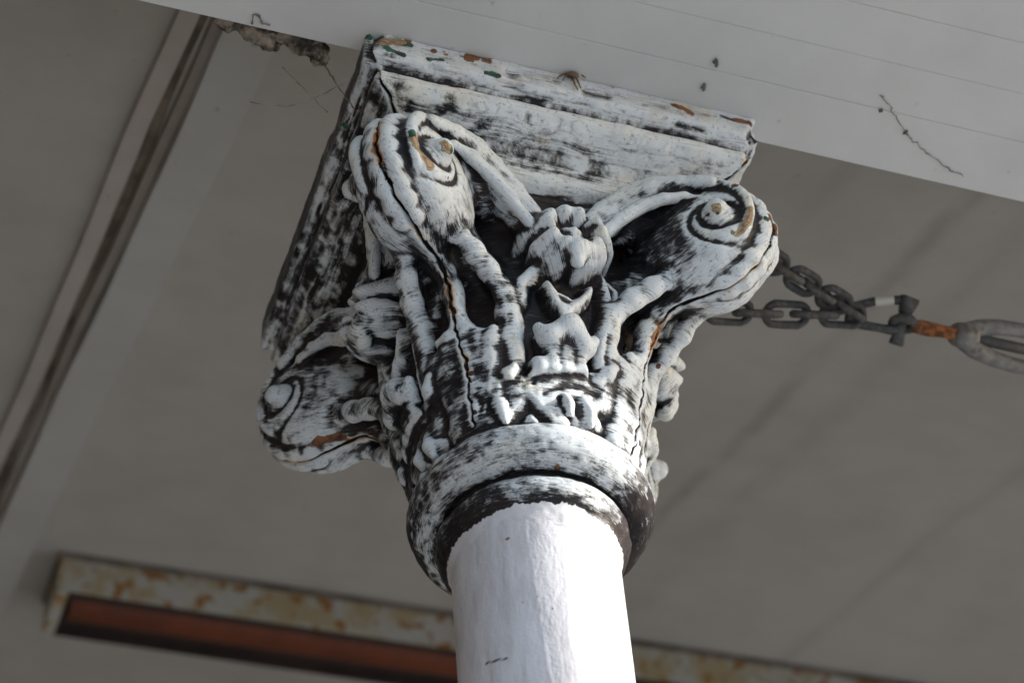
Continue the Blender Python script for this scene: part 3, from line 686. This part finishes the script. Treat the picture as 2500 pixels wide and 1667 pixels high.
def mark(name, blobs):
    val = np.zeros(len(VS))
    for a_, b_, r_ in blobs:
        pa_, pb_ = (VS[np.flatnonzero(frontS)[np.argmin(np.hypot(SXs[frontS] - p_[0], SYs[frontS] - p_[1]))]] for p_ in (a_, b_))
        e_ = pb_ - pa_; h_ = np.clip(((VS - pa_) @ e_) / max(e_ @ e_, 1e-12), 0, 1)
        val = np.maximum(val, 1 - np.linalg.norm(VS - pa_ - h_[:, None] * e_, axis=1) / (r_ * (1 - .7 * np.abs(h_ - .5))))
    at = me.attributes.new(name, 'FLOAT', 'POINT'); at.data.foreach_set('value', val.astype(np.float32))
mark('scratch', [((1188, 1622), (1236, 1603), .0030), ((1470, 1290), (1508, 1319), .0018)])
mark('rust', [((1236, 1317), (1243, 1316), .0028)])
shaft = link('shaft', me, M_GLOSS, column)
bm = bmesh.new(); prof = [(.0, .0), (.115, .0), (.115, .05), (.10, .06), (.098, .10), (.08, .115), (.075, .16), (.062, .18), (.0570, .20)]
rings = [[bm.verts.new((r_ * math.cos(2 * math.pi * i / 48), r_ * math.sin(2 * math.pi * i / 48), z)) for i in range(48)] for r_, z in prof[1:]]
for a, b in zip(rings[:-1], rings[1:]):
    for i in range(48): bm.faces.new((a[i], a[(i + 1) % 48], b[(i + 1) % 48], b[i]))
from_bm('base', bm, M_GLOSS, column)
#SETTING
# ------------------------------------------------------------------ veranda, ground
SL = math.tan(math.radians(21.63)); CZ0, CY0 = ZT + .20, -.13
def box_bm(bm, lo, hi, f=None):
    vs = [bm.verts.new(f(Vector((x, y, z))) if f else (x, y, z)) for z in (lo[2], hi[2]) for y in (lo[1], hi[1]) for x in (lo[0], hi[0])]
    for q in ((0, 2, 3, 1), (4, 5, 7, 6), (0, 1, 5, 4), (2, 6, 7, 3), (0, 4, 6, 2), (1, 3, 7, 5)): bm.faces.new([vs[i] for i in q])
    return vs
def bevel(bm, w, seg=2):
    bmesh.ops.bevel(bm, geom=bm.edges[:], offset=w, segments=seg, affect='EDGES', profile=.6)
gr = bmesh.new(); vs = [gr.verts.new(p) for p in ((-60, -60, 0), (60, -60, 0), (60, 60, 0), (-60, 60, 0))]; gr.faces.new(vs)
tag(from_bm('ground', gr, M_GROUND, smooth=False), kind='structure')
bm = bmesh.new(); box_bm(bm, (-8, 3.2, 0), (8, 3.4, 6.2))
tag(from_bm('house_wall', bm, M_WALL, smooth=False), 'painted house wall at the back of the veranda', 'wall')
bm = bmesh.new(); box_bm(bm, (-2.0, -3.2, 0), (-1.8, 3.19, 4.6))  # unseen wall added to keep light off the capital's left side
tag(from_bm('left_light_blocker', bm, M_BLOCKER, smooth=False), 'unseen dark wall added at the left to block light', 'wall')
# sloping ceiling, local frame: x along the beam, y up the slope, z normal
ceil = empty('veranda_ceiling', (0, CY0, CZ0)); ceil.rotation_euler = (math.radians(21.63), 0, 0)
tag(ceil, 'sloping grey painted veranda ceiling with twin trim boards and brown stains', 'ceiling')
CM = Matrix.Translation((0, CY0, CZ0)) @ Matrix.Rotation(math.radians(21.63), 4, 'X')
def local(name, bm, m, parent, smooth=False):
    me = bpy.data.meshes.new(name); bm.to_mesh(me); bm.free()
    if smooth: me.shade_smooth()
    me.materials.append(m); o = bpy.data.objects.new(name, me); COL.objects.link(o); o.parent = parent; return o
bm = bmesh.new(); box_bm(bm, (-1.79, -.2, 0), (6, 3.55, .02)); local('ceiling_panel', bm, M_CEIL, ceil)
def on_ceiling(x, y, off=0.0):
    """where the sight line of a photograph point meets the ceiling (off metres below it), in the ceiling's own frame"""
    d = Vector(ray(x, y)); inv = CM.inverted(); o = inv @ Vector(CAM); dl = inv.to_3x3() @ d
    t = (-off - o.z) / dl.z; return o + dl * t
BX = dict(l0=on_ceiling(429, 22).x, l1=on_ceiling(470, 36).x, g0=on_ceiling(504, 36).x, r1=on_ceiling(661, 134).x)
def board(name, x0, x1, th, m, wob=0.0012, seed=0):
    bm = bmesh.new(); ys = np.linspace(-.02, 3.5, 60); rows = []
    for i, y in enumerate(ys):
        a = wob * math.sin(y * 7 + seed) + wob * .6 * math.sin(y * 17 + 2 * seed)
        rows.append([bm.verts.new((x0 + a, y, -.0005)), bm.verts.new((x0 + a + .0015, y, -th)), bm.verts.new((x1 + a - .002, y, -th)), bm.verts.new((x1 + a, y, -.0005))])
    for a, b in zip(rows[:-1], rows[1:]):
        for i in range(3): bm.faces.new((a[i], b[i], b[i + 1], a[i + 1]))
    return local(name, bm, m, ceil)
board('trim_board', BX['l0'], BX['g0'] - .005, .0085, M_TRIM2, seed=2)
board('gap_strip', BX['g0'] - .006, BX['g0'] + .004, .0016, M_GAP, .002, seed=3)
board('trim_board', BX['g0'] + .0035, BX['g0'] + .016, .008, M_TRIM3, seed=5)
board('trim_board', BX['g0'] + .014, BX['r1'], .017, M_TRIM, seed=4)
# beam: soffit of long boards in front of and over the capital
beam = empty('beam', (0, 0, ZT)); tag(beam, 'pale grey boarded eave beam resting on the iron capital', 'beam')
YB = -.1305; cuts = [YB, -.1830, -.2245, -.2665, -.325, -.375]
for i in range(len(cuts) - 1):
    bm = bmesh.new(); y1, y0 = cuts[i], cuts[i + 1]
    dz = (0, .0003, .0001, .0004, .0002)[i]
    box_bm(bm, (-1.79, y0 + .00008, dz), (5, y1 - .00008, .20 - .002 * i)); bmesh.ops.bevel(bm, geom=bm.edges[:], offset=.0004, segments=1, affect='EDGES')
    o = local('soffit_board', bm, M_SOFFIT, beam)
# ------------------------------------------------------------------ rusty light fitting under the ceiling
pL, pR = on_ceiling(159, 1350), on_ceiling(2101, 1648); q2 = on_ceiling(140, 1552, .046)
fit = empty('light_fitting'); tag(fit, 'long rust spotted white trough light fitting fixed under the sloping ceiling', 'light fitting')
dirx = (pR - pL).normalized(); rot = math.atan2(dirx.y, dirx.x)
fit.matrix_world = CM @ Matrix.Translation(pL) @ Matrix.Rotation(rot, 4, 'Z')
WD, DP, LN = q2.y - pL.y, .046, 1.30
def mat_fit():
    k = NT('rust_spotted_enamel'); P = k.obj()
    n = k.noise(P, 20.0, 4.0, 0.6); sp_ = k.noise(k.scale(P, (1, 1.5, 1)), 52.0, 1.0, 0.4); m_ = k.noise(P, 9.0, 3.0, 0.6, 0)
    col = k.mix(k.ramp(n, 0.42, 0.62), (0.42, 0.41, 0.37), (0.36, 0.29, 0.17))
    col = k.mix(k.ramp(sp_, 0.565, 0.66), col, (0.27, 0.13, 0.035))
    col = k.mix(k.ramp(m_, 0.60, 0.72, 0.0, 0.7), col, (0.33, 0.21, 0.08))
    return k.out(col, 0.55, 0.3)
M_FIT = mat_fit()
M_GLOWP = mat_simple('rusted_reflector', (0.11, 0.027, 0.010), (0.15, 0.036, 0.012), 12.0, 0.6)
M_DARK = mat_simple('dark_brown_tray', (0.025, 0.016, 0.013), (0.04, 0.024, 0.018), 12.0, 0.8)  # dark brown for the tray and the rear side
bm = bmesh.new(); box_bm(bm, (0, 0, -DP), (LN, .003, -.006)); local('front_side', bm, M_FIT, fit)
bm = bmesh.new(); box_bm(bm, (0, WD - .003, -DP), (LN, WD, -.006)); local('rear_side', bm, M_DARK, fit)
bm = bmesh.new(); box_bm(bm, (-.004, .0, -DP + .002), (.0, WD, -.006)); box_bm(bm, (-.004, 0, -DP - .004), (.010, WD, -DP)); local('end_cap', bm, M_FIT, fit)
bm = bmesh.new(); box_bm(bm, (LN, .0, -DP + .002), (LN + .004, WD, -.006)); local('end_cap', bm, M_FIT, fit)
bm = bmesh.new(); box_bm(bm, (.002, .004, -.032), (LN - .002, WD - .004, -.010)); local('tray', bm, M_DARK, fit)
bm = bmesh.new(); rows = []
for x in np.linspace(.02, LN - .02, 30):
    rows.append([bm.verts.new((x, WD * .60 + .036 * math.cos(t), -.022 - .021 * math.sin(t))) for t in np.linspace(0.12, math.pi - .12, 16)])
for a, b in zip(rows[:-1], rows[1:]):
    for i in range(15): bm.faces.new((a[i], b[i], b[i + 1], a[i + 1]))
local('reflector', bm, M_GLOWP, fit, True)
bm = bmesh.new(); box_bm(bm, (-.008, -.006, -.006), (LN + .006, WD + .004, -.0008)); local('gap_shade_plate', bm, M_GAP, fit)  # dark plate put in as the shadow line between fitting and ceiling
#DETAIL
# ------------------------------------------------------------------ small things round the capital
def atd(x, y, depth):
    d = ray(x, y); return Vector(CAM + d / (d @ c_fw) * depth)
def on_y(x, y, yy):
    d = ray(x, y); return Vector(CAM + d * ((yy - CAM[1]) / d[1]))
def on_z(x, y, zz):
    d = ray(x, y); return Vector(CAM + d * ((zz - CAM[2]) / d[2]))
VIEW = Vector(c_fw)
def tube(bm, pts, rad, seg=8, closed=False, caps=True):
    pts = [Vector(p) for p in pts]; n = len(pts); rad = rad if hasattr(rad, '__len__') else [rad] * n
    rings = []; up = None
    for i in range(n):
        a = pts[i - 1] if (i or closed) else pts[i]; b = pts[(i + 1) % n] if (i < n - 1 or closed) else pts[i]
        t = (b - a).normalized()
        if up is None: up = t.orthogonal().normalized()
        up = (up - t * up.dot(t)).normalized(); s_ = t.cross(up)
        rings.append([bm.verts.new(pts[i] + (up * math.cos(2 * math.pi * k / seg) + s_ * math.sin(2 * math.pi * k / seg)) * rad[i]) for k in range(seg)])
    for i in range(n if closed else n - 1):
        a, b = rings[i], rings[(i + 1) % n]
        sh = 0
        if closed and i == n - 1:
            sh = min(range(seg), key=lambda q: (a[0].co - b[q].co).length)
        for k in range(seg): bm.faces.new((a[k], a[(k + 1) % seg], b[(k + 1 + sh) % seg], b[(k + sh) % seg]))
    if caps and not closed: bm.faces.new(rings[0][::-1]); bm.faces.new(rings[-1])
def lumpy(bm, amp, sc, seed):
    P_ = np.array([v.co[:] for v in bm.verts]); bm.normal_update(); n_ = np.array([v.normal[:] for v in bm.verts])
    P_ = P_ + n_ * (amp * (vnoise(P_, sc, seed) + .6 * vnoise(P_, sc * 2.3, seed + 1)))[:, None]
    for v, p in zip(bm.verts, P_): v.co = p
# chain of long links, two strands from behind the capital to the shackle
def link_bm(L, W, wire, seed):
    bm = bmesh.new(); pts = []
    for k in range(28):
        t = 2 * math.pi * k / 28; c, s_ = math.cos(t), math.sin(t)
        pts.append(Vector(((L - W) / 2 * (1 if c > 0 else -1) * min(1, abs(c) * 6) + W / 2 * c, W / 2 * s_, 0)))
    tube(bm, pts, wire, 10, closed=True); lumpy(bm, .00035, 260, seed); return bm
chain_ob = empty('chain', atd(1990, 720, 2.24)); tag(chain_ob, 'dark grey steel chain reaching from behind the capital to the shackle in two strands', 'chain')
def strand(pa, da, pb, db, n, ph0, seed):
    A, B = atd(*pa, da), atd(*pb, db); e = (B - A); step = e.length / n; e.normalize()
    nv = (VIEW - e * VIEW.dot(e)).normalized()
    for i in range(n):
        c = A + e * step * (i + .5) - Vector((0, 0, .004 * math.sin(math.pi * (i + .5) / n)))
        ang = math.radians(ph0 + (90 if i % 2 else 0) + 9 * math.sin(3.1 * i + seed))
        nn = nv * math.cos(ang) + e.cross(nv) * math.sin(ang)
        o = from_bm('link', link_bm(step + .0115, .0168, .0031, seed * 20 + i), M_CHAIN, chain_ob)
        mm = Matrix.Identity(4); yv = nn.cross(e)
        for r_ in range(3): mm[r_][0], mm[r_][1], mm[r_][2], mm[r_][3] = e[r_], yv[r_], nn[r_], c[r_]
        o.matrix_basis = mm
strand((1780, 565), 2.16, (2092, 764), 2.24, 8, 20, 1)
strand((1600, 745), 2.17, (2090, 768), 2.24, 7, 8, 2)
# shackle
SD = 2.245
sh = empty('shackle', atd(2140, 770, SD)); tag(sh, 'grey bow shackle with a pale tape patch joining chain and turnbuckle', 'shackle')
def P2(x, y, dd=0.0): return atd(x, y, SD + dd)
bm = bmesh.new(); ctrl = [P2(2214, 733), P2(2180, 733), P2(2130, 737), P2(2092, 746), P2(2074, 760), P2(2072, 778), P2(2086, 789), P2(2112, 794), P2(2150, 801), P2(2192, 808)]
tube(bm, ctrl, [.0042, .0036, .0036, .0036, .0038, .0040, .0038, .0036, .0036, .0044], 12); lumpy(bm, .0003, 220, 5); from_bm('bow', bm, M_CHAIN, sh)
bm = bmesh.new(); tube(bm, [P2(2222, 726), P2(2219, 735), P2(2206, 775), P2(2196, 810), P2(2189, 836), P2(2187, 842)], [.0075, .0080, .0046, .0046, .0060, .0056], 14); lumpy(bm, .0003, 220, 6)
from_bm('pin', bm, M_CHAIN, sh)
bm = bmesh.new(); tube(bm, [P2(2136, 736, -.0004), P2(2182, 733, -.0004)], .0041, 14, caps=False); from_bm('tape', bm, M_STICK, sh)
# turnbuckle
tb = empty('turnbuckle', P2(2330, 815)); tag(tb, 'rusty eyed turnbuckle with a chalky grey open body at the end of the chain', 'turnbuckle')
bm = bmesh.new(); c0 = P2(2206, 790); ex = (P2(2330, 815) - c0).normalized(); ez = (Vector(c_up) - ex * ex.dot(Vector(c_up))).normalized(); ey = ex.cross(ez)
rg = [c0 + ex * .0085 * math.cos(t) + (ez * .5 + ey * .87) * .0085 * math.sin(t) for t in np.linspace(0, 2 * math.pi, 24, endpoint=False)]
tube(bm, rg, .0038, 10, closed=True); lumpy(bm, .0004, 220, 8); from_bm('eye_ring', bm, M_CHAIN, tb)
bm = bmesh.new(); tube(bm, [c0 + ex * d for d in (.007, .014, .022, .030, .038, .046)], [.0050, .0062, .0055, .0050, .0050, .0048], 12); lumpy(bm, .0006, 300, 9); from_bm('eye_shank', bm, M_RUST, tb)
T0 = c0 + ex * .040; ex2 = (atd(2490, 850, SD + .03) - T0).normalized()
bm = bmesh.new(); tube(bm, [T0, T0 + ex2 * .003, T0 + ex2 * .012, T0 + ex2 * .018, T0 + ex2 * .021], [.0080, .0098, .0112, .0110, .006], 16); lumpy(bm, .0003, 200, 10); from_bm('collar', bm, M_TURN, tb)
for sg in (1, -1):
    bm = bmesh.new(); w_ = ez * sg
    tube(bm, [T0 + ex2 * .010 + w_ * .004, T0 + ex2 * .022 + w_ * .0085, T0 + ex2 * .040 + w_ * .0125, T0 + ex2 * .060 + w_ * .0140, T0 + ex2 * .15 + w_ * .0140, T0 + ex2 * .17 + w_ * .012, T0 + ex2 * .19 + w_ * .005],
         [.0068, .0072, .0066, .0062, .0062, .0062, .006], 10); lumpy(bm, .0004, 180, 12 + sg); from_bm('body_bar', bm, M_TURN, tb)
bm = bmesh.new(); tube(bm, [T0 + ex2 * .015, T0 + ex2 * .075], .0045, 12)
tube(bm, [T0 + ex2 * .11, T0 + ex2 * 2.4], .0045, 12); from_bm('threaded_rod', bm, M_TURN_IN, tb)
# mud lumps stuck behind the beam
def nest(name, blobs, label, seed):
    bm = bmesh.new()
    for (x, y), r_, zz in blobs:
        c = on_y(x, y, zz); b2 = bmesh.new(); bmesh.ops.create_icosphere(b2, subdivisions=4, radius=1.0, matrix=Matrix.Translation(c) @ Matrix.Diagonal((*r_, 1)))
        me_ = bpy.data.meshes.new('t'); b2.to_mesh(me_); b2.free(); bm.from_mesh(me_); bpy.data.meshes.remove(me_)
    lumpy(bm, .0028, 130, seed); lumpy(bm, .0013, 420, seed + 3)
    tag(from_bm(name, bm, M_NEST), label, 'nest', 'mud lumps under the beam')
nest('mud_nest', [((560, 55), (.012, .006, .004), -.124), ((595, 62), (.014, .008, .006), -.122), ((632, 75), (.013, .010, .009), -.120), ((655, 92), (.0085, .008, .010), -.118), ((668, 102), (.0065, .006, .007), -.116)],
     'crumbly brown mud lump under the beam, further from the capital', 31)
nest('mud_nest', [((700, 92), (.009, .006, .005), -.124), ((725, 102), (.011, .008, .007), -.122), ((755, 112), (.012, .009, .009), -.120), ((778, 125), (.008, .008, .012), -.118), ((786, 140), (.005, .005, .008), -.117)],
     'dark mud lump with a hanging tip under the beam, close to the capital', 41)
# spider on the top edge of the abacus
sp = empty('spider', on_y(1400, 182, -.152)); tag(sp, 'small brown spider with thin legs clinging to the top edge of the square block', 'spider')
def SP(x, y, o=.0): return on_y(x, y, -.1512 - o)
b2 = bmesh.new(); bmesh.ops.create_icosphere(b2, subdivisions=3, radius=1.0, matrix=Matrix.Translation(SP(1400, 183, .0025)) @ Matrix.Diagonal((.0046, .0022, .0026, 1))); from_bm('body', b2, M_SPIDER, sp)
for leg in ([(1390, 182), (1376, 181), (1366, 187), (1360, 193)], [(1391, 184), (1384, 184), (1378, 190), (1374, 198)], [(1396, 185), (1400, 197), (1404, 208), (1411, 220)],
            [(1402, 185), (1409, 195), (1414, 206), (1418, 216)], [(1408, 183), (1418, 182), (1424, 187), (1430, 190)], [(1409, 182), (1417, 178), (1425, 182)]):
    bm = bmesh.new(); tube(bm, [SP(x, y, .0018 if 0 < i < len(leg) - 1 else .0004) for i, (x, y) in enumerate(leg)], [.0009, .0008, .0006, .0005][:len(leg)], 6); from_bm('leg', bm, M_SPIDER, sp)
# cobwebs
def web(strands, label, m=M_WEB):
    bm = bmesh.new()
    for pts, r_ in strands: tube(bm, pts, r_, 5)
    tag(from_bm('cobweb', bm, m), label, 'cobweb', 'dusty cobwebs')
rs = random.Random(3)
def dense(pts, n, f, jit, r0):
    out, rad_ = [], []
    for i in range(n):
        t = i / (n - 1) * (len(pts) - 1); k = min(int(t), len(pts) - 2); u_ = t - k
        x = pts[k][0] + (pts[k + 1][0] - pts[k][0]) * u_ + rs.uniform(-jit, jit); y = pts[k][1] + (pts[k + 1][1] - pts[k][1]) * u_ + rs.uniform(-jit, jit)
        out.append(f(x, y)); rad_.append(r0 * rs.choice((.5, .7, 1, 1, 1.6)))
    return out, rad_
fz_ = lambda x, y: on_z(x, y, ZT - .0012)
web([dense([(2150, 233), (2175, 265), (2188, 290), (2212, 327), (2248, 362), (2290, 395), (2352, 431)], 40, fz_, 4, .00036), dense([(2146, 272), (2156, 270)], 3, fz_, 1, .0016), dense([(2210, 322), (2216, 330)], 3, fz_, 1, .0016)],
    'broken dark cobweb strand lying across the pale beam boards')
fy_ = lambda x, y: on_y(x, y, -.110)
web([dense([(786, 150), (812, 190), (845, 240), (872, 275)], 16, fy_, 1.5, .0005), dense([(690, 165), (740, 215), (800, 275)], 14, fy_, 1.5, .00028), dense([(610, 250), (700, 262), (770, 240), (840, 205)], 16, fy_, 1.5, .0003)],
    'faint threads of cobweb hanging between the beam and the abacus')
web([dense([(1740, 155), (1752, 145), (1750, 165)], 6, fz_, 2, .0012)], 'little dark cobweb tuft on the beam just above the right end of the square block')
web([dense([(1712, 218), (1722, 205), (1716, 222)], 6, fz_, 2, .0010)], 'short dark cobweb wisp close to the top edge of the square block')
web([dense([(615, 60), (618, 36), (632, 38), (640, 58), (660, 62)], 14, fz_, 1.0, .0006)], 'curled dark thread stuck to the beam edge above the mud lumps')
